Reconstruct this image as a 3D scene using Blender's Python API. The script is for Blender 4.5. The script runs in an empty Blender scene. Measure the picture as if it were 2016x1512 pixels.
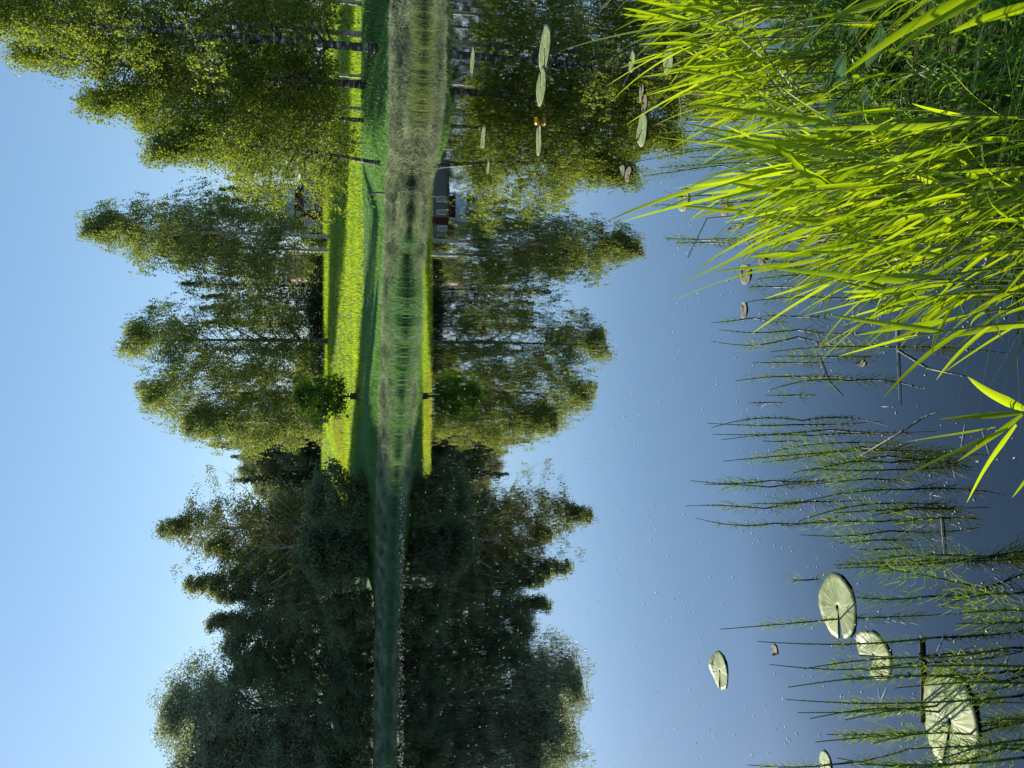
import bpy, math, random
import numpy as np
from mathutils import Vector, Matrix

R = math.radians
S = bpy.context.scene
COL = S.collection

# ------------------------------------------------------------------ camera
CAM_H, PITCH, FPX = 1.7, R(11.0), 1514.0          # eye height, downward pitch, focal length in photo pixels
cp, sp = math.cos(PITCH), math.sin(PITCH)
cam_d = bpy.data.cameras.new('camera')
cam_d.sensor_width = 36.0
cam_d.lens = 36.0 * FPX / 2016.0
cam_d.clip_start, cam_d.clip_end = 0.05, 3000
cam = bpy.data.objects.new('camera', cam_d)
COL.objects.link(cam)
fwd, rgt = Vector((0, cp, -sp)), Vector((1, 0, 0))
upv = rgt.cross(fwd)
m = Matrix((-upv, rgt, -fwd)).transposed()          # the photograph is turned on its side: world up points to picture left
cam.matrix_world = Matrix.Translation((0, 0, CAM_H)) @ m.to_4x4()
S.camera = cam

# ------------------------------------------------------------------ light
SUN_AZ, SUN_EL = R(-45), R(26)                    # azimuth from +Y, towards +X positive
S.world = bpy.data.worlds.new('World')
S.world.use_nodes = True
wn = S.world.node_tree
bg = wn.nodes['Background']
sky = wn.nodes.new('ShaderNodeTexSky')
sky.sky_type = 'NISHITA'
sky.sun_disc = False
sky.sun_elevation = SUN_EL
sky.sun_rotation = SUN_AZ
sky.air_density, sky.dust_density, sky.ozone_density = 1.0, 0.1, 3.0
gam = wn.nodes.new('ShaderNodeGamma')            # a phone's soft highlight roll-off for the bright side of the sky
gam.inputs[1].default_value = 0.6
wn.links.new(sky.outputs[0], gam.inputs[0]); hsv = wn.nodes.new('ShaderNodeHueSaturation'); hsv.inputs['Saturation'].default_value = 1.33; hsv.inputs['Value'].default_value = 1.03
wn.links.new(gam.outputs[0], hsv.inputs['Color']); wn.links.new(hsv.outputs[0], bg.inputs[0])
bg.inputs[1].default_value = 0.15
sd = Vector((math.sin(SUN_AZ) * math.cos(SUN_EL), math.cos(SUN_AZ) * math.cos(SUN_EL), math.sin(SUN_EL)))
sl = bpy.data.lights.new('sun', 'SUN')
sl.energy, sl.angle, sl.color = 4.8, R(0.5), (1.0, 0.93, 0.80)
so = bpy.data.objects.new('sun', sl)
so.rotation_euler = sd.to_track_quat('Z', 'Y').to_euler()
so.location = sd * 200
COL.objects.link(so)
S.view_settings.view_transform = 'Standard'
S.view_settings.look = 'None'
S.view_settings.exposure = 1.0
S.view_settings.gamma = 1.0
S.cycles.max_bounces = 8
S.cycles.transparent_max_bounces = 8
S.cycles.caustics_reflective = False
S.cycles.caustics_refractive = False

# ------------------------------------------------------------------ photo pixel -> place
def ray(x, y):
    u, d = (756 - y) / FPX, (x - 1008) / FPX
    return np.array((u, cp - d * sp, -sp - d * cp))
def ground(x, y, z=0.0):
    r = ray(x, y); t = (z - CAM_H) / r[2]
    return np.array((r[0] * t, r[1] * t, z))
def at(x, y, D):
    r = ray(x, y); t = D / r[1]
    return np.array((r[0] * t, D, CAM_H + r[2] * t))

# ------------------------------------------------------------------ object helpers
def link(o, parent=None):
    COL.objects.link(o)
    if parent is not None: o.parent = parent
    return o
def tag(o, label=None, cat=None, group=None, kind=None):
    if label: o['label'] = label
    if cat: o['category'] = cat
    if group: o['group'] = group
    if kind: o['kind'] = kind
    return o
def thing(name, label, cat, loc=(0, 0, 0), rz=0, group=None):
    o = link(bpy.data.objects.new(name, None))
    o.location = loc; o.rotation_euler = (0, 0, rz); o.empty_display_size = 0.3
    return tag(o, label, cat, group)
def mesh_data(name, V, F, mat, smooth=False):
    me = bpy.data.meshes.new(name)
    V = np.asarray(V, dtype=np.float32)
    if isinstance(F, np.ndarray):
        n, k = F.shape
        me.vertices.add(len(V)); me.vertices.foreach_set('co', V.ravel())
        me.loops.add(n * k); me.loops.foreach_set('vertex_index', F.astype(np.int32).ravel())
        me.polygons.add(n)
        me.polygons.foreach_set('loop_start', np.arange(0, n * k, k, dtype=np.int32))
        me.update(calc_edges=True); me.validate()
    else:
        me.from_pydata([tuple(map(float, v)) for v in V], [], [tuple(f) for f in F]); me.update()
    me.materials.append(mat)
    if smooth: me.polygons.foreach_set('use_smooth', np.ones(len(me.polygons), dtype=bool))
    return me
def obj(name, me, parent=None):
    return link(bpy.data.objects.new(name, me), parent)
def copy_tree(o, parent=None):
    c = o.copy(); link(c, parent)
    for ch in o.children: copy_tree(ch, c)
    return c

class MB:
    """vertex / face collector for boxes, tubes and blades (quads and triangles)"""
    def __init__(s): s.v, s.f = [], []
    def add(s, V, F):
        b = len(s.v); s.v.extend([tuple(map(float, p)) for p in V]); s.f.extend([tuple(b + i for i in f) for f in F])
    def box(s, lo, hi):
        x0, y0, z0 = lo; x1, y1, z1 = hi
        s.add([(x0,y0,z0),(x1,y0,z0),(x1,y1,z0),(x0,y1,z0),(x0,y0,z1),(x1,y0,z1),(x1,y1,z1),(x0,y1,z1)],
              [(0,3,2,1),(4,5,6,7),(0,1,5,4),(1,2,6,5),(2,3,7,6),(3,0,4,7)])
    def tube(s, P, rad, n=6, cap=True):
        P = [np.array(p, float) for p in P]; V, F = [], []
        for i, p in enumerate(P):
            t = P[min(i + 1, len(P) - 1)] - P[max(i - 1, 0)]; t = t / (np.linalg.norm(t) + 1e-9)
            a = np.cross(t, (0.31, 0.87, 0.38)); a /= np.linalg.norm(a) + 1e-9; b = np.cross(t, a)
            r = rad[i] if hasattr(rad, '__len__') else rad
            for k in range(n):
                w = 2 * math.pi * k / n; V.append(p + r * (math.cos(w) * a + math.sin(w) * b))
        for i in range(len(P) - 1):
            for k in range(n):
                k2 = (k + 1) % n; F.append((i*n+k, i*n+k2, (i+1)*n+k2, (i+1)*n+k))
        if cap: F.append(tuple(range(n))[::-1]); F.append(tuple((len(P)-1)*n + k for k in range(n)))
        s.add(V, F)
    def blade(s, P, wid, side, fold=0.25):
        """a folded leaf strip along P; wid per point; side = across direction"""
        P = [np.array(p, float) for p in P]; V, F = [], []
        for i, p in enumerate(P):
            t = P[min(i + 1, len(P) - 1)] - P[max(i - 1, 0)]; t /= np.linalg.norm(t) + 1e-9
            a = side - t * np.dot(side, t); a /= np.linalg.norm(a) + 1e-9
            nrm = np.cross(t, a); w = wid[i] * .5
            V += [p + a * w + nrm * w * fold, p, p - a * w + nrm * w * fold]
        for i in range(len(P) - 1):
            F += [(3*i, 3*i+1, 3*i+4, 3*i+3), (3*i+1, 3*i+2, 3*i+5, 3*i+4)]
        s.add(V, F)
    def data(s, name, mat, smooth=False): return mesh_data(name, s.v, s.f, mat, smooth)
    def build(s, name, mat, parent=None, smooth=False): return obj(name, s.data(name, mat, smooth), parent)

# ------------------------------------------------------------------ materials
def nodes(name):
    mt = bpy.data.materials.new(name); mt.use_nodes = True
    nt = mt.node_tree; nt.nodes.clear()
    out = nt.nodes.new('ShaderNodeOutputMaterial')
    return mt, nt, out
def N(nt, t, **kw):
    n = nt.nodes.new(t)
    for k, v in kw.items(): setattr(n, k, v)
    return n
def ramp(nt, fac, stops):
    r = N(nt, 'ShaderNodeValToRGB'); e = r.color_ramp.elements
    while len(e) < len(stops): e.new(0.5)
    for i, (p, c) in enumerate(stops): e[i].position = p; e[i].color = (*c, 1)
    nt.links.new(fac, r.inputs[0]); return r.outputs[0]
def leafmat(name, c1, c2, trans=0.45, tcol=None, rough=0.5, spec=0.25, scale=0.35, objvar=0.0, nw=0.9):
    """leaves: random tint per leaf, light passing through the blade, a little gloss"""
    mt, nt, out = nodes(name); L = nt.links.new
    geo = N(nt, 'ShaderNodeNewGeometry')
    nz = N(nt, 'ShaderNodeTexNoise'); nz.inputs['Scale'].default_value = scale; nz.inputs['Detail'].default_value = 2
    tc = N(nt, 'ShaderNodeTexCoord'); L(tc.outputs['Object'], nz.inputs['Vector'])
    mix = N(nt, 'ShaderNodeMath', operation='MULTIPLY_ADD'); mix.inputs[1].default_value = 0.55; 
    L(geo.outputs['Random Per Island'], mix.inputs[0])
    sub = N(nt, 'ShaderNodeMath', operation='MULTIPLY_ADD'); sub.inputs[1].default_value = nw; sub.inputs[2].default_value = -0.22 - (nw - .9) * .5
    L(nz.outputs[0], sub.inputs[0]); L(sub.outputs[0], mix.inputs[2])
    if objvar:
        oi = N(nt, 'ShaderNodeObjectInfo'); ov_ = N(nt, 'ShaderNodeMath', operation='MULTIPLY_ADD'); ov_.inputs[1].default_value = objvar
        L(oi.outputs['Random'], ov_.inputs[0]); sh = N(nt, 'ShaderNodeMath', operation='SUBTRACT'); sh.inputs[1].default_value = objvar / 2
        L(mix.outputs[0], ov_.inputs[2]); L(ov_.outputs[0], sh.inputs[0]); mix = sh
    col = ramp(nt, mix.outputs[0], [(0, c1), (1, c2)])
    p = N(nt, 'ShaderNodeBsdfPrincipled'); L(col, p.inputs['Base Color'])
    p.inputs['Roughness'].default_value = rough; p.inputs['Specular IOR Level'].default_value = spec
    tr = N(nt, 'ShaderNodeBsdfTranslucent')
    hs = N(nt, 'ShaderNodeMixRGB', blend_type='MULTIPLY'); hs.inputs[0].default_value = 1
    L(col, hs.inputs[1]); hs.inputs[2].default_value = (*(tcol or (1.9, 1.7, 0.6)), 1); L(hs.outputs[0], tr.inputs[0])
    ms = N(nt, 'ShaderNodeMixShader'); ms.inputs[0].default_value = trans
    L(p.outputs[0], ms.inputs[1]); L(tr.outputs[0], ms.inputs[2]); L(ms.outputs[0], out.inputs[0])
    return mt
def plain(name, c1, c2=None, rough=0.7, scale=8, metal=0, spec=0.3, stretch=(1, 1, 1), bump=0.0, detail=4, lo=0.35, hi=0.65):
    mt, nt, out = nodes(name); L = nt.links.new
    p = N(nt, 'ShaderNodeBsdfPrincipled')
    p.inputs['Roughness'].default_value = rough; p.inputs['Metallic'].default_value = metal; p.inputs['Specular IOR Level'].default_value = spec
    tc = N(nt, 'ShaderNodeTexCoord'); mp = N(nt, 'ShaderNodeMapping'); mp.inputs['Scale'].default_value = stretch
    nz = N(nt, 'ShaderNodeTexNoise'); nz.inputs['Scale'].default_value = scale; nz.inputs['Detail'].default_value = detail
    L(tc.outputs['Object'], mp.inputs[0]); L(mp.outputs[0], nz.inputs['Vector'])
    L(ramp(nt, nz.outputs[0], [(lo, c1), (hi, c2 or c1)]), p.inputs['Base Color'])
    if bump:
        b = N(nt, 'ShaderNodeBump'); b.inputs['Strength'].default_value = bump; b.inputs['Distance'].default_value = 0.02
        L(nz.outputs[0], b.inputs['Height']); L(b.outputs[0], p.inputs['Normal'])
    L(p.outputs[0], out.inputs[0]); return mt

M = {}
M['birch_leaf'] = leafmat('birch_leaf', (0.058, 0.100, 0.017), (0.245, 0.30, 0.058), 0.52, (1.75, 1.7, 0.6), scale=.7, nw=1.5)
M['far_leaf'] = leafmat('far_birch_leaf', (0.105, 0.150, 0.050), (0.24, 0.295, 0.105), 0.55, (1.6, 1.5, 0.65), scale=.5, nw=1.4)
M['alder_leaf'] = leafmat('alder_leaf', (0.072, 0.115, 0.078), (0.19, 0.225, 0.125), 0.45, (1.8, 1.65, 0.7), objvar=.5, scale=.5, nw=1.3)
M['aspen_leaf'] = leafmat('aspen_leaf', (0.075, 0.105, 0.040), (0.18, 0.20, 0.070), 0.45, (1.6, 1.55, 0.65))
M['willow_leaf'] = leafmat('willow_leaf', (0.13, 0.175, 0.14), (0.27, 0.31, 0.24), 0.40, (1.5, 1.5, 0.8))
M['needle'] = leafmat('spruce_needle', (0.016, 0.032, 0.022), (0.045, 0.066, 0.034), 0.10)
M['maple_leaf'] = leafmat('young_tree_leaf', (0.05, 0.11, 0.018), (0.11, 0.19, 0.03), 0.55, (2.2, 2.2, 0.5))
M['hedge_leaf'] = leafmat('hedge_leaf', (0.020, 0.040, 0.016), (0.045, 0.075, 0.026), 0.3)
M['meadow'] = leafmat('meadow_grass', (0.150, 0.225, 0.014), (0.26, 0.32, 0.022), 0.58, (2.0, 2.1, 0.3), scale=0.12, nw=1.2)
M['lawn'] = leafmat('lawn_grass', (0.080, 0.19, 0.062), (0.135, 0.27, 0.09), 0.40, (1.6, 1.6, 0.7), scale=0.2)
M['straw'] = leafmat('bank_straw', (0.07, 0.115, 0.07), (0.53, 0.57, 0.42), 0.25, (1.2, 1.25, 0.9), scale=1.1, nw=2.0)
M['sedge'] = leafmat('sedge_blade', (0.055, 0.15, 0.075), (0.15, 0.26, 0.14), 0.35, (1.6, 1.7, 0.75), scale=2)
M['sedge_lit'] = leafmat('lit_sedge_blade', (0.12, 0.18, 0.06), (0.27, 0.32, 0.13), 0.35, (1.4, 1.4, 0.7), scale=2)  # sunlit copy of the sedge: the sunlight is put into a paler yellow colour
M['reed_leaf'] = leafmat('reed_leaf', (0.070, 0.140, 0.008), (0.24, 0.32, 0.016), 0.60, (2.5, 2.3, 0.5), 0.38, 0.4, scale=3, objvar=.35)
M['reed_stem'] = plain('reed_stem', (0.14, 0.20, 0.03), (0.24, 0.27, 0.08), 0.5, 20)
M['shore_grass'] = leafmat('shore_grass', (0.04, 0.11, 0.02), (0.15, 0.26, 0.04), 0.45, (2.2, 2.2, 0.5), 0.4, 0.4, scale=3)
M['horse_stem'] = plain('horsetail_stem', (0.035, 0.07, 0.012), (0.08, 0.13, 0.03), 0.45, 40, stretch=(1, 1, .3))
M['horse_branch'] = leafmat('horsetail_branch', (0.08, 0.14, 0.022), (0.25, 0.33, 0.06), 0.35, (1.7, 1.7, 0.5), scale=6, objvar=.7)
M['herb'] = leafmat('herb_leaf', (0.05, 0.12, 0.05), (0.10, 0.19, 0.08), 0.3, (1.6, 1.7, 0.6), 0.35, 0.4, scale=5)
M['flower'] = plain('yellow_petal', (0.75, 0.36, 0.01), (0.8, 0.45, 0.02), 0.5, 30)
M['bark_grey'] = plain('grey_bark', (0.030, 0.027, 0.022), (0.085, 0.075, 0.062), 0.9, 6, stretch=(3, 3, .6), bump=0.6)
M['bark_twig'] = plain('twig_bark', (0.035, 0.022, 0.018), (0.06, 0.042, 0.032), 0.85, 6)
M['mulch'] = plain('dark_mulch', (0.035, 0.024, 0.02), (0.07, 0.05, 0.042), 0.95, 12, bump=1)
M['wood'] = plain('weathered_wood', (0.11, 0.10, 0.085), (0.2, 0.185, 0.16), 0.85, 10, stretch=(3, 3, .4))
M['dead'] = plain('dead_stalk', (0.17, 0.18, 0.12), (0.32, 0.31, 0.22), 0.7, 30)
M['brown_stalk'] = plain('sunken_stalk', (0.10, 0.075, 0.035), (0.2, 0.15, 0.07), 0.7, 14)
M['speck'] = plain('floating_fluff', (0.4, 0.4, 0.37), (0.6, 0.6, 0.56), 0.9, 60)
M['deadleaf'] = plain('dead_leaf', (0.10, 0.085, 0.045), (0.24, 0.215, 0.13), 0.7, 30)

def birch_bark(name, dark):
    mt, nt, out = nodes(name); L = nt.links.new
    p = N(nt, 'ShaderNodeBsdfPrincipled'); p.inputs['Roughness'].default_value = 0.7
    tc = N(nt, 'ShaderNodeTexCoord'); mp = N(nt, 'ShaderNodeMapping'); mp.inputs['Scale'].default_value = (2.2, 2.2, 7)
    nz = N(nt, 'ShaderNodeTexNoise'); nz.inputs['Scale'].default_value = 1.6; nz.inputs['Detail'].default_value = 5
    L(tc.outputs['Object'], mp.inputs[0]); L(mp.outputs[0], nz.inputs[0])
    c = ramp(nt, nz.outputs[0], [(0.30 + dark, (0.025, 0.022, 0.02)), (0.42 + dark, (0.30, 0.28, 0.25)), (0.75, (0.78, 0.76, 0.70))])
    L(c, p.inputs['Base Color']); L(p.outputs[0], out.inputs[0]); return mt
M['birch_bark'] = birch_bark('birch_bark', -0.01)
M['birch_bark_dark'] = birch_bark('old_birch_bark', 0.19)

def pad_mat():
    mt, nt, out = nodes('lily_pad'); L = nt.links.new
    p = N(nt, 'ShaderNodeBsdfPrincipled'); p.inputs['Roughness'].default_value = 0.5; p.inputs['Specular IOR Level'].default_value = 0.3
    tc = N(nt, 'ShaderNodeTexCoord')
    nz = N(nt, 'ShaderNodeTexNoise'); nz.inputs['Scale'].default_value = 14; nz.inputs['Detail'].default_value = 6
    n2 = N(nt, 'ShaderNodeTexNoise'); n2.inputs['Scale'].default_value = 60; n2.inputs['Detail'].default_value = 3
    L(tc.outputs['Object'], nz.inputs[0]); L(tc.outputs['Object'], n2.inputs[0])
    c = ramp(nt, nz.outputs[0], [(0.30, (0.11, 0.15, 0.05)), (0.5, (0.21, 0.25, 0.10)), (0.78, (0.38, 0.39, 0.19))])
    d = ramp(nt, n2.outputs[0], [(0.27, (0.25, 0.22, 0.12)), (0.36, (1, 1, 1))])
    mx = N(nt, 'ShaderNodeMixRGB', blend_type='MULTIPLY'); mx.inputs[0].default_value = 1; L(c, mx.inputs[1]); L(d, mx.inputs[2])
    L(mx.outputs[0], p.inputs['Base Color'])
    gr = N(nt, 'ShaderNodeTexGradient', gradient_type='RADIAL'); L(tc.outputs['Object'], gr.inputs[0])
    dn = N(nt, 'ShaderNodeMath', operation='MULTIPLY_ADD'); dn.inputs[1].default_value = .03; L(nz.outputs[0], dn.inputs[0]); L(gr.outputs[1], dn.inputs[2])
    ml = N(nt, 'ShaderNodeMath', operation='MULTIPLY'); ml.inputs[1].default_value = 22; L(dn.outputs[0], ml.inputs[0])
    pp = N(nt, 'ShaderNodeMath', operation='PINGPONG'); pp.inputs[1].default_value = .5; L(ml.outputs[0], pp.inputs[0])
    vn = ramp(nt, pp.outputs[0], [(0.0, (1.25, 1.22, 1.1)), (0.12, (.92, .93, .95)), (.5, (1, 1, 1))])
    m2 = N(nt, 'ShaderNodeMixRGB', blend_type='MULTIPLY'); m2.inputs[0].default_value = .45; L(mx.outputs[0], m2.inputs[1]); L(vn, m2.inputs[2])
    at_ = N(nt, 'ShaderNodeAttribute'); at_.attribute_name = 'rim'
    rn = N(nt, 'ShaderNodeMath', operation='MULTIPLY_ADD'); rn.inputs[1].default_value = .55; L(n2.outputs[0], rn.inputs[0]); L(at_.outputs['Fac'], rn.inputs[2])
    rm = ramp(nt, rn.outputs[0], [(.0, (0, 0, 0)), (1.0, (0, 0, 0))]); e_ = rm.node.color_ramp; e_.elements[0].position = .93; e_.elements[1].position = 1.0; e_.elements[1].color = (1, 1, 1, 1)
    mn = N(nt, 'ShaderNodeMath', operation='SUBTRACT'); mn.inputs[1].default_value = .30; L(rn.outputs[0], mn.inputs[0]); L(mn.outputs[0], rm.node.inputs[0])
    m3 = N(nt, 'ShaderNodeMixRGB'); L(rm, m3.inputs[0]); L(m2.outputs[0], m3.inputs[1]); m3.inputs[2].default_value = (.14, .095, .04, 1); L(m3.outputs[0], p.inputs['Base Color'])
    hh = N(nt, 'ShaderNodeMath', operation='MULTIPLY_ADD'); hh.inputs[1].default_value = .6; L(pp.outputs[0], hh.inputs[0]); L(nz.outputs[0], hh.inputs[2])
    b = N(nt, 'ShaderNodeBump'); b.inputs['Strength'].default_value = 0.4; b.inputs['Distance'].default_value = 0.004
    L(hh.outputs[0], b.inputs['Height']); L(b.outputs[0], p.inputs['Normal']); L(p.outputs[0], out.inputs[0]); return mt
M['pad'] = pad_mat()

def water_mat():
    mt, nt, out = nodes('pond_water'); L = nt.links.new
    geo = N(nt, 'ShaderNodeNewGeometry')
    n1 = N(nt, 'ShaderNodeTexNoise'); n1.inputs['Scale'].default_value = 3.2; n1.inputs['Detail'].default_value = 3
    n2 = N(nt, 'ShaderNodeTexNoise'); n2.inputs['Scale'].default_value = 0.55; n2.inputs['Detail'].default_value = 2
    L(geo.outputs['Position'], n1.inputs[0]); L(geo.outputs['Position'], n2.inputs[0])
    ad = N(nt, 'ShaderNodeMath', operation='MULTIPLY_ADD'); ad.inputs[1].default_value = 2.0
    L(n2.outputs[0], ad.inputs[0]); L(n1.outputs[0], ad.inputs[2])
    b = N(nt, 'ShaderNodeBump'); b.inputs['Strength'].default_value = 1.0; b.inputs['Distance'].default_value = 0.0006
    L(ad.outputs[0], b.inputs['Height'])
    fr = N(nt, 'ShaderNodeFresnel'); fr.inputs[0].default_value = 1.33; L(b.outputs[0], fr.inputs['Normal'])
    tr = N(nt, 'ShaderNodeBsdfTransparent'); tr.inputs[0].default_value = (0.30, 0.29, 0.22, 1)
    gl = N(nt, 'ShaderNodeBsdfGlossy'); gl.inputs['Color'].default_value = (.93, .92, .92, 1); gl.inputs['Roughness'].default_value = 0.0; L(b.outputs[0], gl.inputs['Normal'])
    rf = ramp(nt, fr.outputs[0], [(0.0, (.10,) * 3), (0.03, (.17,) * 3), (0.075, (.62,) * 3), (0.20, (.83,) * 3), (0.45, (.88,) * 3), (1.0, (1,) * 3)])
    ms = N(nt, 'ShaderNodeMixShader'); L(rf, ms.inputs[0]); L(tr.outputs[0], ms.inputs[1]); L(gl.outputs[0], ms.inputs[2])
    L(ms.outputs[0], out.inputs[0]); return mt
M['water'] = water_mat()

def ground_mat():
    mt, nt, out = nodes('ground'); L = nt.links.new
    geo = N(nt, 'ShaderNodeNewGeometry'); sx = N(nt, 'ShaderNodeSeparateXYZ'); L(geo.outputs['Position'], sx.inputs[0])
    nz = N(nt, 'ShaderNodeTexNoise'); nz.inputs['Scale'].default_value = 0.6; nz.inputs['Detail'].default_value = 8
    L(geo.outputs['Position'], nz.inputs[0])
    n2 = N(nt, 'ShaderNodeTexNoise'); n2.inputs['Scale'].default_value = 9; n2.inputs['Detail'].default_value = 5
    L(geo.outputs['Position'], n2.inputs[0])
    g = ramp(nt, nz.outputs[0], [(0.3, (0.045, 0.105, 0.035)), (0.5, (0.065, 0.135, 0.04)), (0.72, (0.11, 0.165, 0.055))])
    md = ramp(nt, n2.outputs[0], [(0.35, (0.022, 0.018, 0.011)), (0.65, (0.05, 0.042, 0.026))])
    mr = N(nt, 'ShaderNodeMapRange'); mr.inputs[1].default_value = 0.0; mr.inputs[2].default_value = 0.5; L(sx.outputs[2], mr.inputs[0])
    mx = N(nt, 'ShaderNodeMixRGB'); L(mr.outputs[0], mx.inputs[0]); L(md, mx.inputs[1]); L(g, mx.inputs[2])
    p = N(nt, 'ShaderNodeBsdfPrincipled'); p.inputs['Roughness'].default_value = 0.95; p.inputs['Specular IOR Level'].default_value = 0.1
    L(mx.outputs[0], p.inputs['Base Color'])
    b = N(nt, 'ShaderNodeBump'); b.inputs['Strength'].default_value = 0.6; b.inputs['Distance'].default_value = 0.05
    L(n2.outputs[0], b.inputs['Height']); L(b.outputs[0], p.inputs['Normal']); L(p.outputs[0], out.inputs[0]); return mt
M['ground'] = ground_mat()

# ------------------------------------------------------------------ terrain and water
WL = [(835, 0), (831, 160), (824, 250), (812, 330), (808, 420), (800, 500), (797, 620), (793, 700), (784, 860), (779, 930), (774, 1000), (769.5, 1130), (768, 1200), (765, 1300), (763, 1400), (761, 1490)]
far_pts = sorted([tuple(ground(x, y)[:2]) for x, y in WL])
fx = np.array([-400, -60] + [p[0] for p in far_pts] + [16, 40, 400.]); fy = np.array([75, 62] + [p[1] for p in far_pts] + [20, 16, 14.])
nx_ = np.array([-400, -20, -2, 0.0, 0.25, 0.6, 1.2, 2.0, 4.0, 10, 40, 400.]); ny_ = np.array([-2, -.5, .9, 1.25, 1.55, 2.0, 2.65, 3.2, 4.3, 6.5, 9, 9.])
gy = np.array([0, 25, 35, 40, 50, 60, 70, 95, 130, 600.]); gz = np.array([.75, .78, .88, 1.35, 2.08, 3.0, 4.4, 6.5, 7.2, 12.])
def sstep(a, b, x):
    t = np.clip((x - a) / (b - a), 0, 1); return t * t * (3 - 2 * t)
def shore_far(x): return np.interp(x, fx, fy) + .22 * np.sin(1.9 * x) + .16 * np.sin(4.3 * x + 1) + .08 * np.sin(9.1 * x)
def height(x, y):
    x = np.asarray(x, float); y = np.asarray(y, float)
    s = y - shore_far(x); sn = np.interp(x, nx_, ny_) - y
    mead = np.interp(y, gy, gz)
    mead = mead - 1.0 * (1 - sstep(-10, -3, x)) * sstep(56, 68, y) * (1 - sstep(80, 95, y))
    mead = np.minimum(mead, .78 + .24 * np.maximum(s - 2.6, 0))
    mead = np.maximum(mead, .78 + 1.0 * sstep(25.5, 30.5, y) * sstep(7.0, 10.5, x) * (y < 70))
    low = 0.72 + 0.012 * np.maximum(y - 45, 0) + 0.05 * np.maximum(y - 80, 0)
    k = sstep(-17, -10, x)
    top = np.minimum(low, mead) * (1 - k) + mead * k + 0.025 * np.sin(x * .5 + y * .25) * np.sin(y * .3 - x * .2)
    land_f = top * sstep(-0.35, 2.6, s)
    land_n = 0.30 * sstep(-0.1, 1.4, sn) + 0.03 * np.sin(7 * x) * np.sin(6 * y) * sstep(0, .5, sn)
    dep = -np.minimum(1.3, 0.05 + 0.40 * np.minimum(np.maximum(-s, 0), np.maximum(-sn, 0)))
    z = np.where(s > -0.35, land_f - 0.12, np.where(sn > 0, land_n - 0.02, dep))
    return z
def gzz(x, y): return float(height(x, y))
xs = np.unique(np.concatenate([np.arange(-500, -60, 20), np.arange(-60, -3, .75), np.arange(-3, 5, .12), np.arange(5, 40, .5), np.arange(40, 501, 20)]))
ys = np.unique(np.concatenate([np.arange(-40, 0, 2), np.arange(0, 6, .12), np.arange(6, 16, .8), np.arange(16, 75, .4), np.arange(75, 140, 2), np.arange(140, 701, 20)]))
gx, gyy = np.meshgrid(xs, ys); nxx, nyy = len(xs), len(ys)
V = np.stack([gx.ravel(), gyy.ravel(), height(gx, gyy).ravel()], 1)
i = np.arange(nxx - 1)[None, :] + nxx * np.arange(nyy - 1)[:, None]; i = i.ravel()
tag(obj('ground', mesh_data('ground', V, np.stack([i, i + 1, i + nxx + 1, i + nxx], 1), M['ground'], True)), kind='structure')
tag(obj('pond_water', mesh_data('pond_water', [(-450, -25, 0), (450, -25, 0), (450, 95, 0), (-450, 95, 0)], [(0, 1, 2, 3)], M['water'])), kind='structure')

# ------------------------------------------------------------------ leaf quads and blades in bulk
def leaf_quads(P, size, rng, aspect=0.6, up=0.0, hang=0.0):
    n = len(P)
    a = rng.normal(size=(n, 3)); a[:, 2] -= hang; a /= np.linalg.norm(a, axis=1)[:, None]
    b = rng.normal(size=(n, 3)); b[:, 2] *= 1 - up; b -= a * (a * b).sum(1)[:, None]; b /= np.linalg.norm(b, axis=1)[:, None]
    s = size * rng.uniform(.65, 1.3, n)[:, None]
    a = a * s * .5; b = b * s * .5 * aspect
    V = np.stack([P - a, P + b - a * .15, P + a, P - b - a * .15], 1).reshape(-1, 3)
    F = np.arange(4 * n).reshape(n, 4)
    return V, F
def grass_blades(P, h, w, rng, lean=0.5, bias=(0, 0), seg=2):
    """tapering bent blades rooted at P (n,3)"""
    n = len(P); h = np.broadcast_to(h, (n,)) * rng.uniform(.6, 1.25, n); w = np.broadcast_to(w, (n,))
    az = rng.uniform(0, 2 * np.pi, n)
    d = np.stack([np.cos(az) + bias[0], np.sin(az) + bias[1], np.zeros(n)], 1); d *= (lean * rng.uniform(.3, 1.3, n))[:, None]
    sa = rng.uniform(0, 2 * np.pi, n); sd_ = np.stack([np.cos(sa), np.sin(sa), np.zeros(n)], 1)
    rows = []
    for k in range(seg + 1):
        t = k / seg
        c = P + d * (h * t * t)[:, None] + np.array((0, 0, 1)) * (h * (t - .35 * lean * t * t))[:, None]
        ww = (w * (1 - .93 * t ** 1.5) * .5)[:, None]
        rows += [c - sd_ * ww, c + sd_ * ww]
    k2 = 2 * (seg + 1)
    V = np.stack(rows, 1).reshape(-1, 3); base = np.arange(n)[:, None] * k2
    F = np.concatenate([base + np.array([[2 * k, 2 * k + 1, 2 * k + 3, 2 * k + 2]]) for k in range(seg)], 0)
    return V, F

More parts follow.
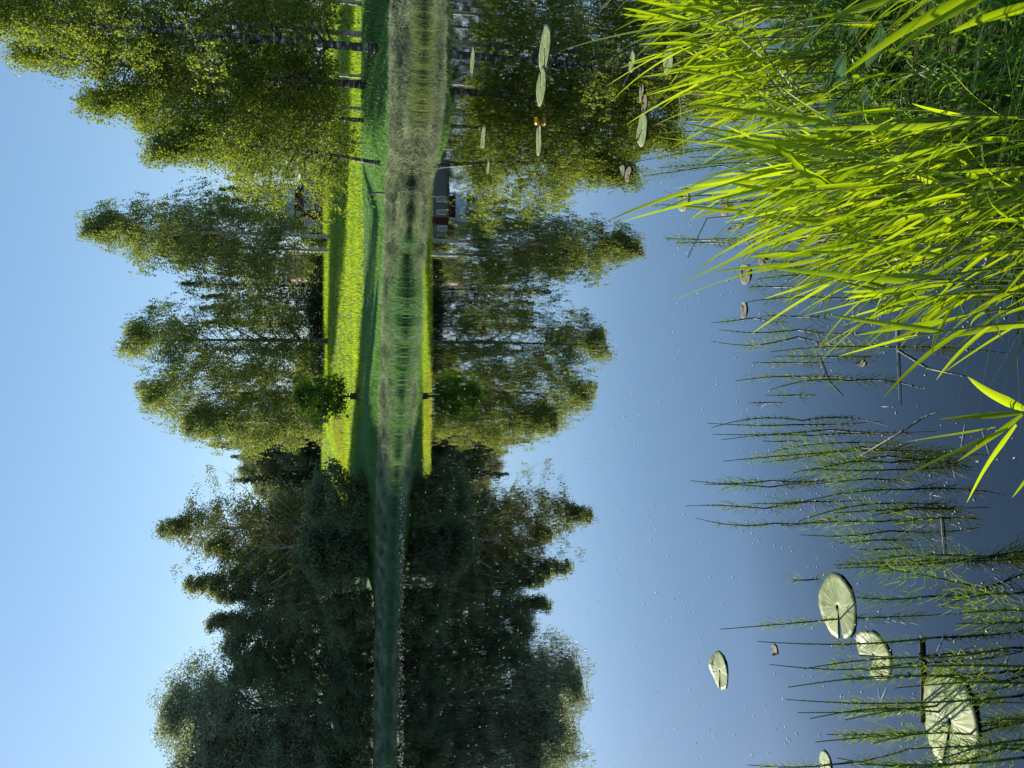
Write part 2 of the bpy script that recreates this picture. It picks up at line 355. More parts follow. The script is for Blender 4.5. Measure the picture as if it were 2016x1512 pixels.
# ------------------------------------------------------------------ trees
def tree_parts(seed, H, Rr, base=0.2, env=None, limbs=34, per=7, leaves=60, lsize=0.1, droop=0.3, tr=0.16, rise=0.5,
               lean=0.0, sig=0.28, leafm='birch_leaf', bark='birch_bark', fork=False, strings=True, aspect=.6, curve=0.0):
    rng = np.random.default_rng(seed)
    env = env or (lambda t: math.sin(math.pi * min(1, max(0, (t - .02)) / .98) ** .75) ** .8)
    wob = rng.normal(size=(2, 3)) * 0.012 * H
    def trunk(t):
        return np.array((lean * H * t + curve * H * math.sin(math.pi * t) + wob[0, 0] * math.sin(5 * t) * t, wob[1, 0] * math.sin(4 * t + 1) * t, H * .97 * t))
    tb = MB()
    ts = np.linspace(0, 1, 14)
    tb.tube([trunk(t) - (np.array((0, 0, .25)) if t == 0 else 0) for t in ts], [tr * ((1 - t) ** .8 * .93 + .03) * (1.35 if t == 0 else 1) for t in ts], 9)
    if fork:
        tb.tube([trunk(.09), trunk(.16) + (.25, .1, 0), trunk(.45) + (.7, .2, 0), trunk(.8) + (.8, .1, 0)], [tr * .7, tr * .6, tr * .4, tr * .1], 7)
    Pts = []
    for k in range(limbs):
        ta = base * .85 + (0.97 - base * .85) * ((k + rng.uniform(0, 1)) / limbs)
        az = k * 2.399 + rng.normal() * .45
        te = min(.98, ta + .08)
        L = Rr * env((te - base) / (1 - base) if te > base else 0.02) * rng.uniform(.6, 1.18)
        L = max(L, .06 * Rr)
        p0 = trunk(ta); dh = np.array((math.cos(az), math.sin(az), 0))
        rz = L * rise * rng.uniform(.7, 1.4) + .02 * H; sag = L * droop * rng.uniform(.6, 1.4)
        def limb(s): return p0 + dh * L * s + np.array((0, 0, rz * s - sag * s * s)) + np.array((.06 * L * math.sin(4 * s + k), .06 * L * math.cos(3 * s + k), 0))
        r0 = tr * (1 - ta) * .42 + .012
        tb.tube([limb(s) for s in (0, .3, .6, 1)], [r0, r0 * .7, r0 * .45, r0 * .15], 5, False)
        for q in range(per):
            s = rng.uniform(.25, 1.02)
            sw = L * .42 * (1.1 - s * .6) * rng.normal() ; upz = rng.normal() * L * .16
            side = np.array((-dh[1], dh[0], 0))
            c = limb(s) + side * sw + np.array((0, 0, upz)) + dh * rng.normal() * L * .08
            if rng.uniform() < .6: tb.tube([limb(s * .8), (limb(s) + c) / 2 + (0, 0, .05), c], [r0 * .3, r0 * .2, .006], 3, False)
            n = int(leaves * rng.uniform(.35, 1.6))
            sg = sig * rng.uniform(.7, 1.3)
            if strings:
                ns = max(2, n // 11); st = c + np.clip(rng.normal(size=(ns, 3)), -1.5, 1.5) * sg * np.array((1, 1, .7))
                ix = rng.integers(0, ns, n); tt = rng.uniform(0, 1, n)
                dl = (sg * rng.uniform(.8, 3.0, ns))[ix]
                P = st[ix] + np.stack([rng.normal(size=n) * .05, rng.normal(size=n) * .05, -dl * tt], 1) + dh * (tt * dl * .25)[:, None]
            else:
                dv = rng.normal(size=(n, 3)); dv /= np.linalg.norm(dv, axis=1)[:, None]
                P = c + dv * (rng.uniform(0, 1, n) ** .5 * 1.7 * sg)[:, None] * np.array((1, 1, .65))
            Pts.append(P)
    P = np.concatenate(Pts); P = P[P[:, 2] > 0.25]
    V, F = leaf_quads(P, lsize, rng, aspect, hang=.6 if strings else 0)
    return tb.data('trunk', M[bark], True), mesh_data('crown', V, F, M[leafm])

PROTO = {}
def tree(kind, name, label, cat, x, y, rz=0, sc=1.0, group=None, zs=None, **kw):
    """first use builds the kind's trunk and crown; later ones copy the objects and share the meshes"""
    key = kind
    loc = (x, y, gzz(x, y) - .05)
    if key not in PROTO:
        t = thing(name, label, cat, loc, rz, group)
        tm, cm = tree_parts(**kw)
        obj('trunk', tm, t); obj('crown', cm, t)
        PROTO[key] = t
    else:
        t = copy_tree(PROTO[key]); t.location = loc; t.rotation_euler = (0, 0, rz); t.name = name
        for k_ in ('group',):
            if k_ in t: del t[k_]
        tag(t, label, cat, group)
    t.scale = (sc, sc, sc * (zs or 1))
    return t
def px_xy(y, D): return ((756 - y) / FPX * D / cp if False else at(714, y, D)[0], D)

birch_env = lambda t: (max(0, min(1, t / .2)) ** .6) * (1 - max(0, (t - .2) / .8) ** 1.6) * .92 + .07
tall_env = lambda t: (max(0, min(1, t / .15)) ** .6) * (1 - .35 * t - .58 * t ** 5) + .03
wide_env = lambda t: math.sin(math.pi * min(1, max(0.02, t * .93 + .05))) ** .6
G1 = 'birches along the right bank'
B = [  # y pixel, distance, kind, H of the kind, wanted height, turn, label
 (-75, 28.5, 'birch_a', 13.6, 13.8, 1.0, 'birch cut off by the right end of the bank, only hanging leaves in view'),
 (8, 31.0, 'birch_b', 13.0, 14.2, 2.0, 'birch with slanting thin trunk nearest the right edge of the view'),
 (68, 30.0, 'birch_a', 13.6, 14.2, 0.0, 'tall birch with straight clean white trunk on the right bank'),
 (93, 28.0, 'birch_c', 13.2, 13.6, 0.3, 'birch with thick dark cracked trunk just beside the clean white trunk'),
 (150, 34.0, 'birch_b', 13.0, 12.0, 4.0, 'slim birch standing behind a thicker grey trunk on the right bank'),
 (166, 29.5, 'birch_c', 13.2, 12.9, 2.2, 'birch with thick grey trunk in the middle of the right bank row'),
 (215, 31.5, 'birch_b', 13.0, 11.3, 0.9, 'birch with very thin pale trunk, leaning slightly, right of the forked trunk'),
 (237, 30.0, 'birch_d', 9.6, 10.3, 1.2, 'forked young birch with low dark crossing branches on the right bank'),
 (282, 33.0, 'birch_b', 13.0, 9.6, 5.2, 'short birch with thin dark trunk between the forked and the bent birch'),
 (322, 30.0, 'birch_e', 8.9, 8.9, 0.0, 'birch with bent dark base and drooping pointed crown, leftmost on the right bank')]
BK = {'birch_a': dict(seed=11, H=13.6, Rr=2.3, base=.13, env=birch_env, limbs=46, per=8, leaves=88, lsize=.088, droop=.55, tr=.105, rise=.7, sig=.26),
      'birch_b': dict(seed=23, H=13.0, Rr=2.2, base=.11, env=birch_env, limbs=44, per=8, leaves=88, lsize=.088, droop=.6, tr=.075, rise=.7, sig=.26),
      'birch_c': dict(seed=37, H=13.2, Rr=2.4, base=.12, env=birch_env, limbs=46, per=8, leaves=88, lsize=.088, droop=.55, tr=.15, rise=.75, sig=.27, bark='birch_bark_dark'),
      'birch_d': dict(seed=41, H=9.6, Rr=2.3, base=.12, env=birch_env, limbs=38, per=8, leaves=85, lsize=.085, droop=.6, tr=.08, rise=.7, sig=.25, fork=True, bark='birch_bark_dark'),
      'birch_e': dict(seed=59, H=8.9, Rr=2.75, base=.17, env=birch_env, limbs=44, per=10, leaves=90, lsize=.085, droop=.7, tr=.09, rise=.6, sig=.26, curve=.05, bark='birch_bark_dark')}
for y, D, k, H0, H, rz, lab in B:
    x, yy = px_xy(y, D)
    tree(k, 'birch_tree', lab, 'birch', x, yy, rz, H / H0, G1, **BK[k])

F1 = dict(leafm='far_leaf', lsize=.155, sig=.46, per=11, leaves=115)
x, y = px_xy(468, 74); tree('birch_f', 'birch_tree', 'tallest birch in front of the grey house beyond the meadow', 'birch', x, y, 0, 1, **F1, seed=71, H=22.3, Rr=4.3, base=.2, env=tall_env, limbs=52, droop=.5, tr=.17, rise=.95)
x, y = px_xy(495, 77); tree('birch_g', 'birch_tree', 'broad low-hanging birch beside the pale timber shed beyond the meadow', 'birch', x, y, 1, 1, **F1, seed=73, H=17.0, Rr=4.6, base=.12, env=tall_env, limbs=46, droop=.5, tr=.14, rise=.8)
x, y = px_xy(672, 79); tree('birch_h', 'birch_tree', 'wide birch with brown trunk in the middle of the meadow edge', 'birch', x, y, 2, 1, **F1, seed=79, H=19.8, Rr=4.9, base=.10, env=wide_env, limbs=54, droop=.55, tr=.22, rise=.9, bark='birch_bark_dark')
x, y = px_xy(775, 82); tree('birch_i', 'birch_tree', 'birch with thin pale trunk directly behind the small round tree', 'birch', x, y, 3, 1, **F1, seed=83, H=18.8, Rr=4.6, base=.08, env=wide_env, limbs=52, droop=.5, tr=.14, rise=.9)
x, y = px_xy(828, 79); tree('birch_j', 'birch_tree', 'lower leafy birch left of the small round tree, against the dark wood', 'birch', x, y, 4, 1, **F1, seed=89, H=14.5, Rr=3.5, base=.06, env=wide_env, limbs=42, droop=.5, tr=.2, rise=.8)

# --- front wood on the left bank
SPEC = {'aspen': dict(seed=101, H=14.5, Rr=4.3, base=.17, env=birch_env, limbs=50, per=7, leaves=62, lsize=.13, droop=.2, tr=.2, rise=1.0, sig=.42, leafm='aspen_leaf', strings=False, aspect=.8),
        'alder': dict(seed=103, H=12.0, Rr=3.6, base=.03, env=wide_env, limbs=46, per=8, leaves=84, lsize=.14, droop=.25, tr=.2, rise=.7, sig=.48, leafm='alder_leaf', bark='bark_grey', strings=False, aspect=.8),
        'alder_slim': dict(seed=107, H=12.0, Rr=2.1, base=.2, env=birch_env, limbs=40, per=7, leaves=66, lsize=.13, droop=.2, tr=.15, rise=1.2, sig=.36, leafm='alder_leaf', bark='birch_bark', strings=False, aspect=.8),
        'willow': dict(seed=109, H=14.5, Rr=6.0, base=.05, env=tall_env, limbs=74, per=12, leaves=110, lsize=.16, droop=.3, tr=.32, rise=.9, sig=.55, leafm='willow_leaf', bark='bark_grey', strings=False, aspect=.5)}
W = [ # y, extra distance behind the shore, kind, height, turn, name, label, category
 (1012, 12, 'alder', 7.6, 0.5, 'alder_tree', 'dark alder at the meadow end of the left wood', 'alder'),
 (1048, 13, 'alder', 7.6, 1.5, 'alder_tree', 'low dark alder in front of the tall open aspen', 'alder'),
 (1030, 10, 'aspen', 13.4, 0.0, 'aspen_tree', 'tallest open-topped olive aspen in the left wood with white trunk base', 'aspen'),
 (1070, 8, 'aspen', 10.6, 2.0, 'aspen_tree', 'shorter aspen leaning out left of the tallest aspen', 'aspen'),
 (1132, 7, 'alder_slim', 12.4, 0.0, 'alder_tree', 'slim alder with a spire top rising above the dark left wood', 'alder'),
 (1166, 6, 'alder_slim', 10.8, 2.5, 'alder_tree', 'slim alder with long pale grey trunk near the left shore', 'alder'),
 (1206, 8, 'alder_slim', 12.2, 4.0, 'alder_tree', 'thin see-through alder between the spire and the round willow', 'alder'),
 (1100, 13, 'alder', 9.5, 3.0, 'alder_tree', 'dark alder filling the wood behind the slim spire alder', 'alder'),
 (1245, 9, 'alder', 11.3, 2.0, 'alder_tree', 'dark broad alder right of the round grey willow', 'alder'),
 (1310, 6, 'alder', 10.4, 4.0, 'alder_tree', 'dark alder standing in front of the round grey willow', 'alder'),
 (1385, 10, 'willow', 16.8, 0.0, 'willow_tree', 'large round grey-green willow on the left bank', 'willow'),
 (1485, 8, 'willow', 15.4, 2.3, 'willow_tree', 'grey-green willow at the left edge of the view', 'willow'),
 (1580, 10, 'willow', 15.5, 4.1, 'willow_tree', 'willow mostly outside the left edge of the view', 'willow')]
for y, ex, k, H, rz, nm, lab, cat in W:
    D = shore_far(px_xy(y, 52)[0]) + ex; D = shore_far(px_xy(y, D)[0]) + ex
    x, yy = px_xy(y, D)
    tree(k, nm, lab, cat, x, yy, rz, H / SPEC[k]['H'], 'trees of the left shore wood', **SPEC[k])
BUSH = dict(seed=131, H=3.4, Rr=2.0, base=.03, env=wide_env, limbs=26, per=8, leaves=46, lsize=.15, droop=.2, tr=.06, rise=.5, sig=.34, leafm='alder_leaf', bark='bark_grey', strings=False, aspect=.8)
rs = random.Random(5)
for n_, y in enumerate((985, 1075, 1100, 1205, 1240, 1275, 1330, 1375, 1430, 1480, 1530)):
    D = shore_far(px_xy(y, 50)[0]) + 4.2; D = shore_far(px_xy(y, D)[0]) + 3.6 + rs.random() * 2
    x, yy = px_xy(y, D)
    tree('bush', 'bush', 'low dark bush under the trees along the left shore', 'bush', x, yy, n_ * 1.1, rs.uniform(.75, 1.25), 'bushes along the left shore', **BUSH)

# --- far wood behind meadow
def spruce_parts(seed, H, Rr):
    rng = np.random.default_rng(seed); tb = MB()
    tb.tube([(0, 0, -.2), (0, 0, H * .5), (0, 0, H)], [.22, .13, .02], 7)
    Ps, As, = [], []
    nw = 34
    Vs = []
    for k in range(nw):
        t = .06 + .93 * (k / nw); L0 = Rr * (1 - t) ** .85 + .15
        for q in range(9):
            az = rng.uniform(0, 6.283); L = L0 * rng.uniform(.6, 1.15)
            n = int(26 * L / Rr) + 10
            s = rng.uniform(.1, 1, n); d = np.array((math.cos(az), math.sin(az), 0)); sd_ = np.array((-d[1], d[0], 0))
            P = np.array((0, 0, H * t)) + d * (L * s)[:, None] + sd_ * (rng.normal(size=n) * .22 * L * (1.1 - s))[:, None]
            P[:, 2] += -.25 * L * s + .12 * L * s * s - rng.uniform(0, .45, n)
            Ps.append(P)
    P = np.concatenate(Ps)
    V, F = leaf_quads(P, .34, rng, .35, hang=.8)
    return tb.data('trunk', M['bark_grey'], True), mesh_data('crown', V, F, M['needle'])
sp_t = None
def spruce(y, D, H, rz, lab, group=None):
    global sp_t
    x, yy = px_xy(y, D)
    if sp_t is None:
        t = thing('spruce_tree', lab, 'spruce', (x, yy, gzz(x, yy)), rz, group)
        a, b = spruce_parts(7, 18.0, 3.0); obj('trunk', a, t); obj('crown', b, t); sp_t = t
    else:
        t = copy_tree(sp_t); t.name = 'spruce_tree'; t.location = (x, yy, gzz(x, yy)); t.rotation_euler = (0, 0, rz); tag(t, lab, 'spruce', group)
    s = H / 18.0; t.scale = (s * rs.uniform(.9, 1.2), s, s)
GS = 'spruces in the far wood behind the meadow'
for n_, (y, H) in enumerate([(385, 15), (405, 17), (432, 15.5), (520, 15), (546, 16.5), (566, 18.5), (590, 17.5), (612, 19), (640, 16), (690, 16), (735, 15), (780, 14), (820, 14.5), (848, 15.5), (872, 15), (895, 13.5), (918, 14.5), (940, 13)]):
    spruce(y, 112 + 9 * math.sin(n_ * 2.1), H, n_, 'dark spruce in the far wood behind the meadow birches', GS)
for n_, (y, H, D) in enumerate([(-90, 10, 92), (-30, 9.5, 90), (35, 10, 93), (95, 9, 91), (150, 10, 94), (205, 9.5, 92), (255, 10, 96), (310, 13, 110), (855, 11.5, 108), (888, 10.5, 104), (925, 11.5, 106), (955, 12, 109), (985, 11, 106), (1020, 11, 108), (1060, 11, 112), (1110, 10, 108), (1152, 10, 96), (1195, 10.5, 99), (1250, 10, 97), (1320, 10, 100)]):
    x, yy = px_xy(y, D)
    tree('alder', 'alder_tree', 'leafy tree of the far wood seen through the right birches' if y < 400 else 'dark leafy tree in the far wood beyond the end of the meadow', 'tree', x, yy, n_ * 1.7, H / 12.0, 'far trees through the birches' if y < 400 else 'leafy trees of the far wood', **SPEC['alder'])

# --- hedge, shrubs, small round tree
def leafy_lump(seed, size, n, ls, mat):
    rng = np.random.default_rng(seed)
    u = rng.uniform(-1, 1, (n, 3)); 
    top = 1 + .12 * np.sin(u[:, 0] * 9 + seed) + .08 * np.sin(u[:, 0] * 23)
    P = np.stack([u[:, 0] * size[0] / 2, u[:, 1] * size[1] / 2, (u[:, 2] * .5 + .5) * size[2] * top], 1)
    return mesh_data('foliage', *leaf_quads(P, ls, rng, .7), M[mat])
hx, hy = px_xy(598, 93)
t = thing('hedge', 'long dark clipped hedge between the shed and the wide birch', 'hedge', (hx, hy, gzz(hx, hy) - .1), R(-6))
obj('foliage', leafy_lump(3, (11.5, 1.3, 2.0), 9000, .2, 'hedge_leaf'), t)
st = MB()
for k in range(9): st.tube([(-5.2 + k * 1.3, 0, 0), (-5.2 + k * 1.3 + .1, .05, 1.2)], [.04, .02], 5)
st.build('stems', M['bark_grey'], t)
for y, D, sc, lab in ((478, 80, .6, 'small yellowish shrub under the tall birches by the house corner'), (735, 88, .8, 'dark shrub behind the wide birch at the meadow edge'), (700, 92, .9, 'dark shrub at the left end of the clipped hedge')):
    x, yy = px_xy(y, D); tree('bush', 'shrub', lab, 'shrub', x, yy, y, sc, **BUSH)
sx_, sy_ = px_xy(780, 49.5)
round_env = lambda t: math.sin(math.pi * min(.97, t * .8 + .2)) ** .7
tree('sapling', 'young_tree', 'small round young tree standing alone at the edge of the sunlit meadow', 'young tree', sx_, sy_, 0, 1, seed=151, H=4.0, Rr=1.6, base=.2, env=round_env, limbs=34, per=9, leaves=22, lsize=.15, droop=.3, tr=.075, rise=.75, sig=.24, leafm='maple_leaf', bark='bark_grey', strings=False, aspect=.9)
mm = MB(); nm_ = 14
mm.add([(0, 0, .16)] + [((.55 + .12 * math.sin(k * 2.3)) * math.cos(k * 2 * math.pi / nm_), (.55 + .1 * math.cos(k * 1.7)) * math.sin(k * 2 * math.pi / nm_), .1) for k in range(nm_)] + [(.85 * math.cos(k * 2 * math.pi / nm_), .8 * math.sin(k * 2 * math.pi / nm_), -.12) for k in range(nm_)],
       [(0, 1 + k, 1 + (k + 1) % nm_) for k in range(nm_)] + [(1 + k, 1 + nm_ + k, 1 + nm_ + (k + 1) % nm_, 1 + (k + 1) % nm_) for k in range(nm_)])
o = mm.build('mulch_mound', M['mulch'], smooth=True); o.location = (sx_, sy_, gzz(sx_, sy_) + .02)
tag(o, 'dark round mound of mulch at the foot of the small round tree', 'mulch mound')
gt = MB(); gt.tube([(0, 0, 0), (0, 0, .45)], [.24, .2], 10); o = gt.build('tree_guard', M['mulch']); o.location = (sx_, sy_, gzz(sx_, sy_) + .1)
tag(o, 'short dark guard tube around the stem of the small round tree', 'tree guard')

# ------------------------------------------------------------------ house and shed beyond the meadow
M['wall_grey'] = plain('grey_boards', (0.13, 0.135, 0.15), (0.17, 0.175, 0.19), 0.8, 3, stretch=(6, 6, .3))
M['wall_red'] = plain('dark_red_boards', (0.050, 0.014, 0.018), (0.07, 0.02, 0.022), 0.8, 3, stretch=(6, 6, .3))
M['white'] = plain('white_trim', (0.65, 0.65, 0.63), (0.75, 0.75, 0.73), 0.6, 5)
M['glass'] = plain('window_glass', (0.03, 0.045, 0.05), (0.05, 0.06, 0.065), 0.08, 3, spec=0.8)
M['metal_roof'] = plain('pale_sheet_roof', (0.16, 0.23, 0.26), (0.22, 0.28, 0.31), 0.45, 2, metal=.2)
M['dark_roof'] = plain('dark_roof', (0.04, 0.04, 0.045), (0.06, 0.06, 0.065), 0.7, 4)
M['pink_board'] = plain('pale_pink_boards', (0.46, 0.33, 0.27), (0.56, 0.42, 0.34), 0.8, 3, stretch=(.4, 6, 6))
M['brown_wood'] = plain('brown_lattice_wood', (0.12, 0.06, 0.05), (0.18, 0.10, 0.08), 0.8, 5)
M['yellow'] = plain('yellow_cloth', (0.65, 0.42, 0.08), (0.75, 0.5, 0.12), 0.8, 6)
def window(parent, x0, x1, z0, z1, yf, bars=0):
    f = MB(); w = .11
    f.box((x0, yf - .06, z0), (x0 + w, yf, z1)); f.box((x1 - w, yf - .06, z0), (x1, yf, z1))
    f.box((x0 + w, yf - .06, z0), (x1 - w, yf, z0 + w)); f.box((x0 + w, yf - .06, z1 - w), (x1 - w, yf, z1))
    for b in range(bars):
        xb = x0 + (x1 - x0) * (b + 1) / (bars + 1); f.box((xb - .03, yf - .055, z0 + w), (xb + .03, yf - .005, z1 - w))
    fo = f.build('window', M['white'], parent)
    g = MB(); g.box((x0 + w, yf - .02, z0 + w), (x1 - w, yf + .01, z1 - w)); g.build('pane', M['glass'], fo)
DH = 96.0
hxR, hxL = at(620, 300, DH)[0], at(620, 463, DH)[0]
zb = at(634, 420, DH)[2]; k_ = DH / FPX * .98
hz = gzz(hxL, DH)
t = thing('house', 'grey and dark red two-storey house half hidden by the right birches', 'house', (hxL, DH, hz - .1), 0)
def hX(y): return at(620, y, DH)[0] - hxL
def hZ(v): return at(v, 420, DH)[2] - hz + .1
W_ = hxR - hxL; zt = hZ(594)
b = MB(); b.box((0, 0, 0), (W_, 7, zt)); b.build('wall', M['wall_grey'], t)
b = MB(); b.box((hX(432), -.08, 0), (hX(418), -.002, zt - .05)); b.build('door_panel', M['wall_red'], t)
window(t, hX(446), hX(434.5), hZ(618.5), hZ(598.5), -.004)
window(t, hX(413), hX(402), hZ(618.5), hZ(598.5), -.004)
window(t, hX(461), hX(452.5), hZ(618.5), hZ(598.5), -.004)
window(t, hX(387), hX(375), hZ(618.5), hZ(598.5), -.004)
b = MB(); b.box((-.25, -.35, zt), (W_ + .25, 7.2, zt + .12)); b.build('eaves', M['dark_roof'], t)
ux0, ux1 = hX(440), hX(372); uz = hZ(580)
b = MB(); b.box((ux0, .2, zt + .12), (ux1, 6.5, uz)); b.build('upper_storey', M['wall_red'], t)
window(t, hX(427), hX(416.5), hZ(591.5), hZ(582), .196, 2)
r = MB(); r.add([(ux0 - .4, -.4, uz), (ux1 + .4, -.4, uz), (ux1 + .4, 3.4, uz + 1.75), (ux0 - .4, 3.4, uz + 1.75), (ux0 - .4, 7, uz), (ux1 + .4, 7, uz)], [(0, 1, 2, 3), (3, 2, 5, 4), (0, 3, 4), (1, 5, 2), (0, 4, 5, 1)])
ro = r.build('roof', M['metal_roof'], t)
c = MB(); c.box((ux0 + 2.2, 3.0, uz + 1.3), (ux0 + 2.8, 3.6, uz + 2.4)); c.build('chimney', M['wall_grey'], ro)
DS = 99.0
sxL, sxR = at(600, 548, DS)[0], at(600, 497, DS)[0]; sz = gzz(sxL, DS)
t = thing('shed', 'pale pink timber shed with dark lattice seen through birch leaves', 'shed', (sxL, DS, sz - .1), 0)
w_ = sxR - sxL; sh = at(566, 520, DS)[2] - sz + .1
b = MB(); b.box((0, 0, 0), (w_, 4, sh)); b.build('wall', M['pink_board'], t)
l = MB()
for q in range(5): l.box((w_ * (.18 + .17 * q), -.09, sh * .45), (w_ * (.18 + .17 * q) + .07, -.01, sh * .97))
for q in range(4): l.box((w_ * .14, -.16, sh * (.47 + .15 * q)), (w_ * .92, -.092, sh * (.47 + .15 * q) + .07))
l.build('lattice', M['brown_wood'], t)
r = MB(); r.add([(-.3, -.4, sh), (w_ + .3, -.4, sh), (w_ + .3, 4.4, sh + .9), (-.3, 4.4, sh + .9), (-.3, 4.4, sh), (w_ + .3, 4.4, sh)], [(0, 1, 2, 3), (0, 3, 4), (1, 5, 2), (3, 2, 5, 4), (0, 4, 5, 1)])
r.build('roof', M['dark_roof'], t)
px_, py_ = at(614, 512, 97)[0], 97
t = thing('parasol', 'folded yellow garden parasol in front of the pale pink shed', 'parasol', (px_, py_, gzz(px_, py_)))
b = MB(); b.tube([(0, 0, 0), (0, 0, 2.1)], [.03, .03], 6); b.build('pole', M['wood'], t)
b = MB(); b.tube([(0, 0, .7), (0, 0, .9), (0, 0, 1.6), (0, 0, 2.05), (0, 0, 2.12)], [.3, .46, .4, .15, .02], 10); b.build('canopy', M['yellow'], t, True)

# ------------------------------------------------------------------ posts and twigs in the lawn
def stick(name, lab, cat, P, r, mat='wood'):
    b_ = MB(); b_.tube(P, r, 6); o_ = b_.build(name, M[mat]); tag(o_, lab, cat); return o_
x, y = px_xy(379, 31.5); z = gzz(x, y); stick('wooden_post', 'short dark wooden post standing in the shaded lawn', 'post', [(x, y, z - .2), (x + .02, y, z + .35), (x - .03, y, z + .62)], [.05, .045, .04])
x, y = px_xy(463, 33); z = gzz(x, y); stick('bare_twig', 'thin bare twig leaning in the shaded lawn left of the post', 'twig', [(x, y, z - .1), (x + .05, y, z + .3), (x + .1, y, z + .62)], [.016, .013, .008], 'bark_twig')
x, y = px_xy(797, 37); z = gzz(x, y); stick('curved_twig', 'curved dark twig in the lawn below the small round tree', 'twig', [(x, y, z - .1), (x - .12, y, z + .2), (x - .1, y, z + .4), (x + .2, y, z + .6)], [.022, .02, .018, .01], 'bark_twig')

# ------------------------------------------------------------------ grass on the far side (uncountable)
rng = np.random.default_rng(77)
def rooted(x, y): return np.stack([x, y, height(x, y) - .01], 1)
def in_view(x, y, m=.06): return np.abs(x) < (756 / FPX + m) * y / cp + .5
# sunlit meadow and lawn
n = 190000
yy = 30 + 66 * rng.uniform(0, 1, n) ** 1.15; xx = rng.uniform(-1, 1, n) * (.55 * yy)
s = yy - shore_far(xx)
patch = np.sin(xx * .21 + yy * .9) + np.sin(yy * .55 - xx * .12) + rng.normal(size=n) * .5
k = (s > 2.6) & (xx > -17) & (patch > -2.2)
mown_or_shaded = yy < 47 + patch * 1.2 + 1.3 * np.maximum(-xx - 1, 0)  # mown lawn; at left the green follows the tree shadow, shade put into colour
km = k & ~mown_or_shaded
V, F = grass_blades(rooted(xx[km], yy[km]), .26 + .05 * np.clip(patch[km], -2, 2), .032, rng, .5)
tag(obj('meadow_grass', mesh_data('meadow_grass', V, F, M['meadow'])), 'tall sunlit yellow-green grass of the meadow beyond the pond', 'grass', kind='stuff')
kl = k & mown_or_shaded
V, F = grass_blades(rooted(xx[kl], yy[kl]), .10, .04, rng, .5)
tag(obj('lawn_grass', mesh_data('lawn_grass', V, F, M['lawn'])), 'short green lawn grass between the bank and the meadow', 'grass', kind='stuff')
# straw on the bank, lying in tussocks
nc = 2300
cx = rng.uniform(-34, 15, nc); cs = rng.uniform(.0, 3.0, nc); ch = rng.uniform(.5, 1.25, nc); cb = rng.normal(size=(nc, 2)) * .5
ci = rng.integers(0, nc, 150000)
xx = cx[ci] + rng.normal(size=len(ci)) * .16; ss = np.clip(cs[ci] + rng.normal(size=len(ci)) * .14, -.08, 3.4); yy = shore_far(xx) + ss
k = in_view(xx, yy) & (rng.uniform(0, 1, len(ci)) < np.where(xx < -9, .7, 1.0))
P_ = rooted(xx[k], yy[k])
V, F = grass_blades(P_, .42 * ch[ci][k] * (1 - .10 * ss[k]), .030, rng, 1.0, (-.45, -.55), 3)
tag(obj('bank_grass', mesh_data('bank_grass', V, F, M['straw'])), 'pale matted straw and long grass on the far bank slope', 'grass', kind='stuff')
n = 70000
xx = rng.uniform(-32, 16, n); yy = shore_far(xx) + rng.uniform(2.2, 5.2, n) * np.where(xx > 5, rng.uniform(1, 2.1, n), 1); k = in_view(xx, yy)
V, F = grass_blades(rooted(xx[k], yy[k]), .16, .03, rng, .5, (0, 0), 2)
tag(obj('bank_top_grass', mesh_data('bank_top_grass', V, F, M['lawn'])), 'soft green grass along the top of the far bank', 'grass', kind='stuff')
# seed-heads at the left end of the meadow
n = 3600
xx = -13 + 14 * rng.uniform(0, 1, n) ** 1.5; yy = rng.uniform(60, 69, n)
V, F = grass_blades(rooted(xx, yy), .35 + .35 * rng.uniform(0, 1, n) ** 2, .03, rng, .35, (0, 0), 2)
M['seed_grass'] = leafmat('seed_grass', (0.16, 0.21, 0.025), (0.34, 0.30, 0.06), 0.5, (1.5, 1.4, .7), scale=.4)
tag(obj('tall_meadow_grass', mesh_data('tall_meadow_grass', V, F, M['seed_grass'])), 'taller feathery grass at the left end of the sunlit meadow', 'grass', kind='stuff')

# sedge tufts in the shallow edge
def sedge_mesh(seed, n, h, spread, w, mat, lean=.42):
    r_ = np.random.default_rng(seed); P = r_.normal(size=(n, 3)) * np.array((spread, spread, 0)); P[:, 2] = -.15
    return mesh_data('sedge', *grass_blades(P, h, w, r_, lean, seg=3), M[mat])
SG = [sedge_mesh(s_, 190, .78, .26, .02, 'sedge') for s_ in (1, 2, 3)]
SP = [sedge_mesh(s_, 105, .60, .27, .016, 'sedge_lit', .26) for s_ in (4, 5)]
SP[0].name = 'lit_sedge'
ny2 = 0
for y in list(np.arange(470, 860, 17)) + list(np.arange(868, 960, 18)) + list(np.arange(985, 1515, 12)):
    x, D = px_xy(y, 32); D = shore_far(x); x = px_xy(y, D)[0]; D = shore_far(x) - rs.uniform(-.2, 1.0); x = px_xy(y, D)[0]
    o = obj('sedge_tuft', SG[ny2 % 3]); o.location = (x, D, 0); o.rotation_euler = (0, 0, rs.uniform(0, 6.28)); s_ = rs.uniform(.5, 1.3) * (.75 if 860 < y < 1040 else 1) * (.72 if y >= 1040 else 1) * (1.15 if 500 < y < 640 else 1); o.scale = (s_, s_, s_)
    tag(o, 'dark green sedge tuft in the water below the lawn' if y < 960 else 'dark green sedge tuft in the water below the left wood', 'sedge', 'sedge below the lawn' if y < 960 else 'sedge below the left wood'); ny2 += 1
